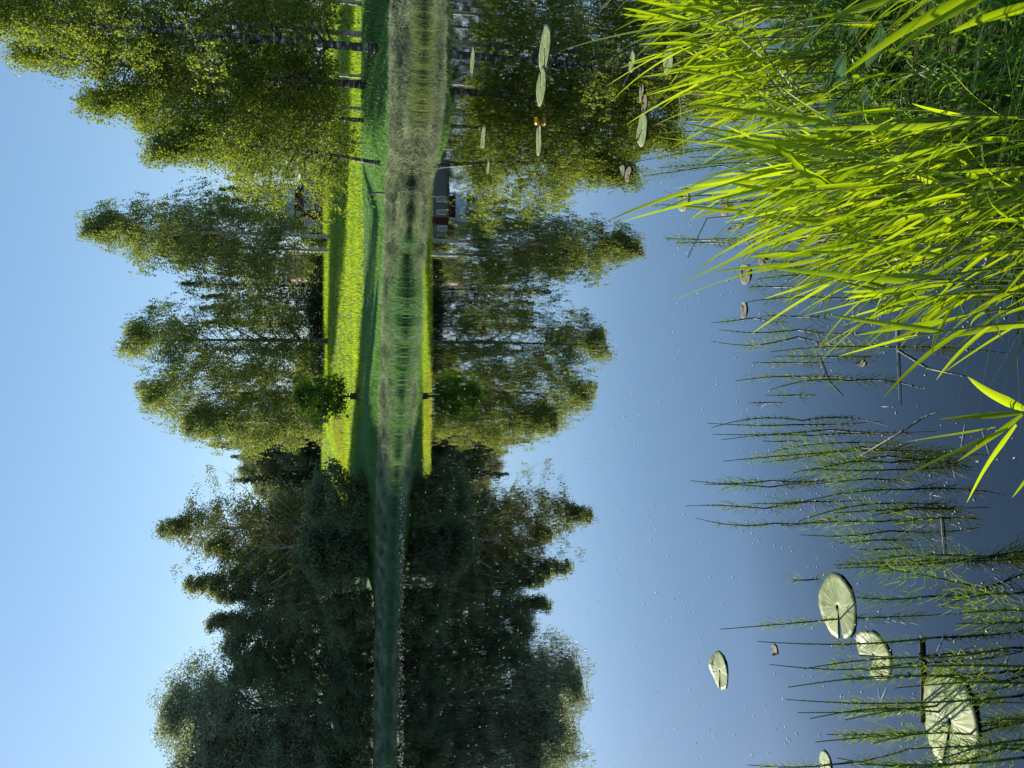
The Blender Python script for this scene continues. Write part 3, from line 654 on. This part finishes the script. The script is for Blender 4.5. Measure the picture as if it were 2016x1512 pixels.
for y in (4, 16, 30, 42, 52, 78, 90, 104, 116, 131, 146, 158, 172, 214, 262):
    x, D = px_xy(y, 24); D = shore_far(x); x = px_xy(y, D)[0]; D = shore_far(x) - rs.uniform(-.3, .35)
    o = obj('sedge_tuft', SP[ny2 % 2]); o.location = (x, D, 0); o.rotation_euler = (0, 0, rs.uniform(0, 6.28)); s_ = rs.uniform(.65, 1.1); o.scale = (s_, s_, s_)
    tag(o, 'sedge tuft coloured as sunlit, pale yellowish, at the water edge below the right birches', 'sedge', 'sunlit-coloured sedge below the right birches'); ny2 += 1

# ------------------------------------------------------------------ lily pads
def pad(x0, x1, y0, y1, notch, lab, seed=0, curl=0.0, mat='pad', name='lily_pad', group=None, z=.0035, notchw=.16):
    rng_ = np.random.default_rng(seed + 500)
    xc, yc = (x0 + x1) / 2, (y0 + y1) / 2
    c = ground(xc, yc, z); a = abs(ground(xc, y0, z)[0] - ground(xc, y1, z)[0]) / 2; b_ = abs(ground(x0, yc, z)[1] - ground(x1, yc, z)[1]) / 2
    V, F = [], []; n, rings = 64, 6
    ph = rng_.uniform(0, 6.28, 3)
    for k in range(n + 1):
        w = notch + notchw + (2 * math.pi - 2 * notchw) * k / n
        e = 1 + .014 * math.sin(5 * w + ph[0]) + .008 * math.sin(11 * w + ph[1]) + .005 * math.sin(23 * w)
        rel = abs(((w - notch + math.pi) % (2 * math.pi)) - math.pi)
        e *= .93 + .07 * min(1, rel / .8)
        for j in range(rings + 1):
            t_ = j / rings * (1 if j else 0) + (.0 if j else .06)
            zz = (.0025 * math.sin(3 * w + ph[2]) * t_ ** 2 + .0007 * math.sin(13 * w + ph[1]) * t_ ** 2) * a / .12 + .6 * curl * max(0, math.sin(w + ph[0])) ** 6 * t_ ** 6
            V.append((a * e * t_ * math.cos(w), b_ * e * t_ * math.sin(w), max(zz, -.003) - .012 * (1 - t_) ** 2 * 0))
    q = rings + 1
    for k in range(n):
        for j in range(rings): F.append((k * q + j, k * q + j + 1, (k + 1) * q + j + 1, (k + 1) * q + j))
    me = mesh_data(name, V, F, M[mat], True); ra = me.attributes.new('rim', 'FLOAT', 'POINT'); ra.data.foreach_set('value', [(j / rings) ** 2 for k in range(n + 1) for j in range(rings + 1)]); o_ = obj(name, me); o_.location = c
    md = o_.modifiers.new('thickness', 'SOLIDIFY'); md.thickness = .0008
    tag(o_, lab, 'lily pad' if 'lily' in name else 'leaf', group); return o_
pad(1614, 1684, 1129, 1260, 3.35, 'large smooth oval lily pad lying across a horsetail stem', 1, .01)
pad(1687, 1754, 1244, 1336, 2.4, 'torn lily pad with dark eaten edge, half under the horsetails', 2, .03, notchw=.5)
pad(1815, 1925, 1312, 1530, 3.0, 'largest wrinkled yellowish lily pad in the lower left corner', 3, .003)
pad(1402, 1432, 1283, 1358, 3.2, 'lone small curled lily pad out on the open blue water', 4, .03)
pad(1612, 1636, 1478, 1530, 3.1, 'lily pad half cut off by the left edge of the view', 5)
pad(1061, 1083, 52, 140, 3.2, 'long weathered lily pad farthest right of the far pair', 6, .01)
pad(1056, 1074, 132, 208, .1, 'pale green lily pad touching the weathered one in the far pair', 7)
pad(1055, 1066, 243, 306, .1, 'green lily pad beside the yellow water lily flower', 8)
pad(926, 934, 92, 146, 2.6, 'narrow lily pad floating in the reflection near the far bank, to the right', 9)
pad(946, 956, 250, 292, 2.6, 'small lily pad floating near the far bank, left of the narrow one', 10)
pad(958, 964, 318, 342, 2.6, 'tiny lily pad near the far bank below the bent birch', 19)
pad(1254, 1274, 222, 288, 2.0, 'olive blotched lily pad just beyond the tips of the reeds', 11, .01)
pad(1305, 1326, 88, 146, 2.0, 'faded lily pad right behind the reed tips on the right', 12)
pad(1238, 1250, 100, 142, 1.0, 'slim lily pad standing out beyond the reeds on the right', 13)
pad(1334, 1356, 370, 416, 0.5, 'bluish sunken lily pad among lone horsetails', 14, z=.004)
GL = 'dead floating leaves'
for n_, (x0, x1, y0, y1) in enumerate([(1258, 1268, 165, 200), (1264, 1274, 186, 220), (1222, 1230, 325, 346), (1230, 1244, 328, 358), (1417, 1436, 388, 425), (1436, 1462, 440, 452), (1457, 1478, 520, 560), (1450, 1462, 538, 548), (1493, 1508, 500, 522), (1690, 1704, 708, 722), (1458, 1470, 594, 626), (1518, 1530, 1268, 1290)]):
    pad(x0, x1, y0, y1, n_ * 1.3, 'small dead brown leaf floating on the pond', 30 + n_, .02, 'deadleaf', 'floating_leaf', GL, notchw=.3)
# water lily flower
p = ground(1063, 239, .0)
t = thing('water_lily_flower', 'yellow water lily flower standing beside a green lily pad', 'flower', p)
b = MB()
for k in range(7):
    a = k * 2 * math.pi / 7; d = np.array((math.cos(a), math.sin(a), 0)); sd_ = np.array((-d[1], d[0], 0))
    b.blade([np.array((0, 0, .012)) + d * .008, np.array((0, 0, .014)) + d * .028, np.array((0, 0, .036)) + d * .04, np.array((0, 0, .055)) + d * .03], [.015, .036, .036, .012], sd_, .1)
b.build('petals', M['flower'], t)
b = MB(); b.tube([(0, 0, .015), (0, 0, .04), (0, 0, .044)], [.014, .019, .014], 10); b.build('flower_centre', M['flower'], t, True)
b = MB(); b.tube([(.02, .02, -.2), (0, 0, .018)], [.007, .008], 6); b.build('stalk', M['horse_stem'], t)

# ------------------------------------------------------------------ horsetails: tip and foot in photo pixels
HT = {'a': [(1472,565,1522,565),(1472,594,1641,587),(1400,636,1484,626),(1507,621,1568,623)],
 'b': [(1415,649,1571,649),(1400,672,1571,663),(1516,693,1765,684),(1525,702,1635,702),(1481,714,1568,714),(1447,750,1577,741),(1516,767,1672,750),(1507,778,1562,778),(1474,793,1512,793)],
 'c': [(1400,842,1580,828),(1403,855,1629,846),(1392,833,1566,836),(1420,866,1600,858),(1500,868,1550,868)],
 'd': [(1423,908,1707,887),(1499,911,1697,880),(1593,928,1753,911),(1561,931,1746,898),(1600,922,1752,925),(1520,890,1660,872)],
 'e': [(1358,946,1518,946),(1386,954,1515,959),(1591,954,1707,943),(1482,991,1588,987),(1350,996,1505,1001),(1581,987,1786,964),(1571,1027,1746,991),(1370,1020,1525,1030),(1710,1017,1803,999),(1548,1035,1733,1027),(1575,1053,1753,1045),(1654,1070,1727,1063),(1760,1029,1852,1020),(1640,1010,1800,1002),(1690,1082,1745,1081)],
 'f': [(1647,1119,1885,1106),(1730,1099,1945,1096),(1674,1175,1829,1174),(1720,1116,1938,1159),(1852,1195,1994,1169),(1885,1208,2060,1205),(1640,1112,1880,1102),(1880,1228,2050,1222),(1560,1143,1590,1142)],
 'g': [(1416,1239,1656,1218),(1492,1263,1842,1255),(1515,1308,1806,1304),(1581,1317,1809,1294),(1551,1353,1978,1341),(1548,1377,1820,1383),(1571,1403,1815,1393),(1594,1415,1850,1402),(1662,1418,1845,1390),(1640,1340,1960,1325),(1690,1290,1990,1275),(1700,1320,2030,1312),(1760,1355,2040,1345),(1690,1385,1990,1372)],
 'h': [(1604,1461,1839,1443),(1627,1446,1826,1440),(1717,1464,1912,1446),(1472,1506,1650,1504),(1647,1492,1978,1473),(1690,1505,2010,1492),(1840,1500,2050,1455),(1930,1410,2080,1405),(1780,1475,2040,1465)],
 'i': [(1290,262,1450,258),(1310,300,1470,292),(1255,318,1440,290),(1230,352,1420,326),(1330,278,1500,270),(1300,330,1470,320),(1355,310,1520,300),(1285,405,1330,405),(1300,390,1400,385),(1310,470,1380,472),(1330,478,1395,478)],
 'j': [(1330,402,1500,392),(1400,470,1580,470),(1455,500,1600,498),(1470,535,1640,520),(1500,515,1660,508),(1440,440,1600,430),(1490,550,1640,545)]}
HL = {'a': 'green water horsetail at the left fringe of the reeds', 'b': 'water horsetail in the loose stand just left of the reeds', 'c': 'tall thin water horsetail in the small tuft in the middle of the open water',
 'd': 'arching bushy water horsetail behind the lone foreground reed', 'e': 'water horsetail in the large stand between the lone reed and the lily pads', 'f': 'stout feathery water horsetail right of the large oval lily pad',
 'g': 'long bare-topped water horsetail rising among the near lily pads', 'h': 'water horsetail by the largest wrinkled lily pad at the left edge', 'i': 'fine feathery horsetail rising behind the right-hand reeds', 'j': 'horsetail mixed in among the lower reeds'}
rng = np.random.default_rng(9)
def horsetail(tx, ty, bx, by, key, idx):
    g = ground(bx, by); tip = at(tx, ty, g[1] + rng.normal() * .015)
    Pv = tip - g; h = max(.06, Pv[2])
    t_ = thing('water_horsetail', HL[key], 'horsetail', g, 0, 'horsetails: ' + HL[key])
    bow = np.array((rng.normal() * .025 * h, rng.normal() * .02 * h, 0))
    def P(s): return np.array((Pv[0] * s ** 1.6, Pv[1] * s, h * s)) + bow * math.sin(math.pi * max(0, s))
    b_ = MB(); b_.tube([P(0) - (0, 0, .22)] + [P(s) for s in np.linspace(0, 1, 9)], [.0036] + [.0034 - .0022 * s for s in np.linspace(0, 1, 9)], 6)
    b_.build('stem', M['horse_stem'], t_)
    br = MB(); br.tube([P(s) for s in np.linspace(.02, .99, 9)], .0009, 3); bushy = {'d': 1.4, 'f': 1.6, 'e': 1.15, 'i': 1.2, 'g': .8, 'c': .65}.get(key, 1.0) * rng.uniform(.7, 1.2)
    nn = max(3, int(h / .027)); bare = rng.uniform(.25, .6) if key in 'cegb' else rng.uniform(.05, .25)
    for k in range(1, nn):
        s = k / nn; c = P(s); lf = (.042 * bushy) * (math.sin(math.pi * min(1, s * .75 + .2)) ** .7)
        if s > 1 - bare: lf *= .22
        nb = int(rng.integers(5, 9)); a0 = rng.uniform(0, 6.28)
        for q in range(nb):
            if rng.uniform() < .15: continue
            a = a0 + q * 6.283 / nb; d = np.array((math.cos(a), math.sin(a), 0)); L = lf * rng.uniform(.6, 1.2)
            p1 = c + d * L * .55 + (0, 0, L * .35); p2 = c + d * L * .85 + (0, 0, L * 1.0)
            br.blade([c, p1, p2], [.0032, .0028, .0014], np.array((-d[1], d[0], .3)), .5)
    br.build('branches', M['horse_branch'], t_)
for key, L_ in HT.items():
    for idx, v in enumerate(L_): horsetail(*v, key, idx)

# ------------------------------------------------------------------ reeds
def reed_leaf(b_, p0, az, L, w, ang, sag, rng_):
    d = np.array((math.cos(az), math.sin(az), 0)); up = np.array((0, 0, 1.)); P, Wd = [], []
    n_ = 7; tw = rng_.uniform(-.6, .6)
    for k in range(n_ + 1):
        s = k / n_; P.append(p0 + d * L * (math.sin(ang) * s + sag * s * s * .5) + up * L * (math.cos(ang) * s - sag * .55 * s * s))
        Wd.append(w * (min(1, .45 + s * 3) * (1 - s) ** .55 if s < 1 else .02) + .0008)
    b_.blade(P, Wd, np.array((-d[1], d[0], tw)), .3)
def reed_parts(seed, H):
    r_ = np.random.default_rng(seed); sb, lb = MB(), MB()
    bend = np.array((-.10 * H * r_.uniform(.2, 1.3), r_.normal() * .05 * H, 0))
    def P(s): return np.array((0, 0, H * .8 * s)) + bend * s * s
    sb.tube([P(0) - (0, 0, .25)] + [P(s) for s in (0, .25, .5, .75, 1)], [.0045, .0042, .0038, .0034, .0028, .0015], 6)
    n_ = int(r_.integers(6, 9))
    for k in range(n_):
        s = .22 + .76 * k / (n_ - 1) * r_.uniform(.93, 1.03)
        az = math.pi + r_.normal() * .75 + (0 if k % 3 else r_.uniform(-1.5, 1.5))
        reed_leaf(lb, P(min(1, s)), az, H * r_.uniform(.30, .46), r_.uniform(.012, .022) * (1 if seed % 3 else .6), r_.uniform(.22, .6) * (1.15 - .35 * s), r_.uniform(.0, .35), r_)
    return sb.data('stem', M['reed_stem'], True), lb.data('leaf_blades', M['reed_leaf'], True)
RV = []
def reed(x, y, z, H, rz, lab, group, var):
    while len(RV) <= var:
        RV.append(reed_parts(200 + len(RV), .85))
    t_ = thing('reed_plant', lab, 'reed', (x, y, z), rz, group)
    obj('stem', RV[var][0], t_); obj('leaf_blades', RV[var][1], t_)
    s_ = H / .85; t_.scale = (s_ * .5 + .5, s_ * .5 + .5, s_); return t_
oy = [-160, 20, 100, 150, 200, 250, 300, 350, 430, 480, 540, 600, 660]; ov = [1165, 1205, 1265, 1310, 1375, 1425, 1365, 1385, 1440, 1490, 1530, 1640, 1680]
rr = random.Random(31)
def add_reeds(n, ylo, yhi, vlo, vhi, lab, group, spread=90, hmin=.3, hmax=1.05):
    c_ = 0
    while c_ < n:
        y = rr.uniform(ylo, yhi); v = rr.uniform(vlo, vhi); g = ground(v, y)
        tv = np.interp(y, oy, ov) + abs(rr.gauss(0, 1)) * spread
        H = at(tv, y, g[1])[2]
        if H < hmin: continue
        H = min(H, hmax)
        z = max(0, gzz(g[0], g[1])); reed(g[0], g[1], z, H, rr.gauss(0, .5), lab, group, rr.randrange(9)); c_ += 1
add_reeds(80, -150, 235, 1500, 1730, 'sunlit reed in the dense belt in front of the far lily pads', 'reeds of the right-hand belt', 80)
add_reeds(62, 240, 480, 1560, 2120, 'sunlit reed in the tall middle clump of the shore', 'reeds of the middle clump', 130)
add_reeds(28, 230, 500, 1900, 2260, 'lower sunlit reed at the bottom of the middle clump', 'low reeds of the middle clump', 420, .28, .6)
add_reeds(16, -120, 235, 1660, 2080, 'low sunlit blade of reed in the shaded grass of the near corner', 'low reeds of the near corner', 420, .2, .42)
add_reeds(14, 470, 640, 1820, 2150, 'scattered reed leaning over dark water at the edge of the clump', 'reeds at the open edge', 110)

def pix_reed(label, root, leaves, stem_foot, D):
    """a reed whose leaves are laid from its node towards the tips seen in the photograph"""
    t_ = thing('reed_plant', label, 'reed', stem_foot); o0 = np.array(stem_foot)
    sb, lb = MB(), MB()
    rp = at(*root, D)
    sb.tube([np.array((0, 0, -.2)), (rp - o0) * .5 + (.01, 0, 0), rp - o0], [.0055, .005, .004], 7)
    for (x0, y0, x1, y1, w, dz, arch) in leaves:
        a_ = at(x0, y0, D) - o0; e_ = at(x1, y1, D + dz) - o0; P, Wd = [], []
        for k in range(9):
            s = k / 8; P.append(a_ + (e_ - a_) * s + np.array((0, 0, arch * math.sin(math.pi * s))))
            Wd.append(w * (min(1, .4 + 2.6 * s) * (1 - s) ** .6) + .0007)
        ax = np.cross(e_ - a_, np.array((0.1, 1, .35))); lb.blade(P, Wd, ax / np.linalg.norm(ax), .35)
    sb.build('stem', M['reed_stem'], t_, True); lb.build('leaf_blades', M['reed_leaf'], t_, True)
g0 = ground(2120, 812)
pix_reed('lone reed with spread yellow-green leaves at the bottom middle, over dark water', (2025, 815),
         [(2012, 812, 1848, 826, .016, .1, .01), (2015, 805, 1905, 742, .022, -.1, .015), (2012, 815, 1885, 908, .018, .05, .0), (2000, 835, 1903, 990, .017, -.05, .01), (1985, 842, 1765, 945, .016, .15, .01), (1960, 840, 1780, 870, .015, .2, .005), (2050, 900, 1992, 980, .016, .0, .0)], g0, 1.28)
g1 = np.array((1.05, 1.0, .25))
pix_reed('nearest large reed arching in from the right corner above shaded grass', (1935, -60),
         [(1900, -30, 1630, 38, .026, .15, .03), (1925, -20, 1655, 152, .024, .1, .02), (1935, -15, 1740, 118, .022, .2, .02), (1950, -10, 1765, 100, .02, .1, .02), (2060, 5, 1868, 66, .024, .0, .02), (1890, -60, 1700, -10, .026, .1, .02)], g1, 1.3)

# old straw-coloured stems left standing among the reeds
M['straw_stem'] = plain('dry_reed_stem', (0.26, 0.22, 0.12), (0.42, 0.37, 0.23), 0.7, 12)
for q in range(34):
    y = rr.uniform(-120, 520); g = ground(rr.uniform(1560, 2050) if y > 230 else rr.uniform(1500, 1720), y); z = max(0, gzz(g[0], g[1])); h = rr.uniform(.25, .62)
    b_ = MB(); lx, ly = rr.gauss(-.12, .22) * h, rr.gauss(0, .15) * h; kink = rr.uniform(.55, .9)
    b_.tube([(0, 0, -.1), (lx * .3, ly * .3, h * .5), (lx * .6, ly * .6, h * kink), (lx * .6 + rr.gauss(-.1, .12), ly, h * kink + rr.uniform(-.1, .16))], [.0036, .0034, .003, .0022], 5)
    o = b_.build('dry_reed_stem', M['straw_stem']); o.location = (g[0], g[1], z); tag(o, 'dry straw-coloured broken stem left from last year among the green reeds', 'dry stem', 'dry stems among the reeds')

# shore grass and herbs in the near right corner
rng = np.random.default_rng(17)
n = 17000
xx = rng.uniform(.2, 3.4, n); yy = rng.uniform(1.0, 4.2, n); sn = np.interp(xx, nx_, ny_) - yy
k = (sn > -.12) & (rng.uniform(0, 1, n) < .9)
V, F = grass_blades(rooted(xx[k], yy[k]), .24 + .10 * np.sin(5 * xx[k]) * np.sin(4 * yy[k]), .010, rng, .9, (-.3, 0), 4)
tag(obj('shore_grass', mesh_data('shore_grass', V, F, M['shore_grass'])), 'low shaded green grass on the near shore under the reeds', 'grass', kind='stuff')
def herb(px, py, sc, lab, seed):
    r_ = np.random.default_rng(seed); g = ground(px, py, .1); z = gzz(g[0], g[1])
    t_ = thing('broadleaf_herb', lab, 'plant', (g[0], g[1], z), r_.uniform(0, 6.28)); sb, lb = MB(), MB()
    for q in range(6):
        a = q * 1.05 + r_.normal() * .2; d = np.array((math.cos(a), math.sin(a), 0)); h = sc * r_.uniform(.10, .2); L = sc * r_.uniform(.06, .09)
        top = d * sc * .1 + np.array((0, 0, h)); sb.tube([(0, 0, -.05), d * sc * .03 + (0, 0, h * .6), top], [.004, .0035, .003], 5)
        P = [top + d * L * s + np.array((0, 0, .25 * L * math.sin(2.2 * s) - .2 * L * s)) for s in np.linspace(0, 1, 7)]
        lb.blade(P, [L * .8 * w_ for w_ in (.25, .75, .95, .9, .7, .4, .03)], np.array((-d[1], d[0], 0)), .2)
    sb.build('stalks', M['horse_stem'], t_); lb.build('leaves', M['herb'], t_, True)
herb(1690, 70, 1.0, 'broad-leaved blue-green herb among reeds near the right corner', 1)
herb(1760, 40, 1.1, 'broad-leaved herb beneath the arching large reed', 2)
herb(1720, 140, 1.0, 'broad-leaved herb at the left side of the low shore grass', 3)
herb(1640, 20, 1.0, 'broad-leaved herb at the right edge behind the large reed', 4)

# ------------------------------------------------------------------ things floating on the pond
def floater(name, lab, cat, pts, r_, mat):
    P = [ground(x, y, .004) for x, y in pts]; b_ = MB(); b_.tube(P, r_, 6); tag(b_.build(name, M[mat]), lab, cat)
floater('floating_stick', 'dark straight stick floating across the horsetails by the big lily pad', 'stick', [(1813, 1258), (1816, 1340), (1815, 1422)], .007, 'bark_twig')
floater('floating_stalk', 'pale bent dead stalk floating between the lone reed and bushy horsetails', 'stalk', [(1680, 905), (1760, 858), (1815, 822), (1842, 812)], [.0019, .0021, .0016, .001], 'dead')
floater('floating_stalk', 'long pale dead stalk lying across the horsetails left of the reeds', 'stalk', [(1765, 625), (1767, 700), (1771, 800)], [.0019, .0021, .001], 'dead')
floater('floating_stalk', 'thin kinked dead stalk pointing at the lone reed', 'stalk', [(1768, 690), (1825, 725), (1895, 740)], [.003, .0025, .002], 'dead')
floater('floating_stalk', 'pale dead stalk between two loose horsetails', 'stalk', [(1613, 705), (1630, 750), (1656, 778)], [.0021, .0021, .0014], 'dead')
floater('floating_stalk', 'dead stalk lying along the large horsetail stand', 'stalk', [(1853, 1020), (1856, 1060), (1859, 1092)], [.0021, .0021, .0014], 'dead')
# sunken old reed stalks under the clear water by the reeds
for n_, (a_, b2) in enumerate([((1770, 640), (1900, 560)), ((1840, 650), (1960, 520)), ((1830, 560), (1930, 650)), ((1800, 500), (1990, 600)), ((1900, 470), (2010, 640)), ((1700, 480), (1860, 540))]):
    P0, P1 = ground(*a_, -.05), ground(*b2, -.09); b_ = MB(); b_.tube([P0, (P0 + P1) / 2 + (.03, 0, -.02), P1], [.007, .007, .004], 6)
    tag(b_.build('sunken_stalk', M['brown_stalk']), 'brown old reed stalk lying under the water beside the reeds', 'stalk', 'sunken stalks beside the reeds')
rng = np.random.default_rng(21)
n = 6500
v = 1008 + rng.uniform(-.14, .66, n) * FPX; yq = rng.uniform(-10, 1520, n)
drift = np.sin(v * .021 + 2 * np.sin(yq * .009)) + np.sin(yq * .017 + v * .006)
keep = (v > 805) & (drift + rng.normal(size=n) * .7 > -.2) & (rng.uniform(0, 1, n) < np.where(v < 1000, .9, .35)) & ((v > 1000) | (yq > 520))
P = np.array([ground(a_, b_, .003) for a_, b_ in zip(v[keep], yq[keep])])
v2 = 790 + rng.normal(size=420) * 3.5; y2 = 1520 - 560 * rng.uniform(0, 1, 420) ** 1.6; P = np.concatenate([P, np.array([ground(a_, b_, .003) for a_, b_ in zip(v2, y2)])])
sz_ = np.clip(P[:, 1], 2, 60) ** .75 * rng.uniform(.0004, .0013, len(P)) + .0006
az = rng.uniform(0, 6.28, len(P)); thr = (rng.uniform(0, 1, len(P)) < .07) & (P[:, 1] < 9); sz_ = np.where(thr, .0012, sz_); ln = np.where(thr, rng.uniform(10, 40, len(P)), rng.uniform(1, 2.2, len(P)))
a_ = np.stack([np.cos(az), np.sin(az), 0 * az], 1) * (sz_ * ln)[:, None]; b_ = np.stack([-np.sin(az), np.cos(az), 0 * az], 1) * (sz_)[:, None]
up_ = np.array((0, 0, 1.)) * (sz_ * .8)[:, None]
V = np.stack([P - a_, P - b_ , P + a_, P + b_, P + up_], 1).reshape(-1, 3); base = np.arange(len(P))[:, None] * 5
F = np.concatenate([base + np.array([[0, 1, 4]]), base + np.array([[1, 2, 4]]), base + np.array([[2, 3, 4]]), base + np.array([[3, 0, 4]])], 0)
tag(obj('floating_fluff', mesh_data('floating_fluff', V, F, M['speck'])), 'tiny white seed fluff and pollen specks scattered over the pond', 'fluff', kind='stuff')
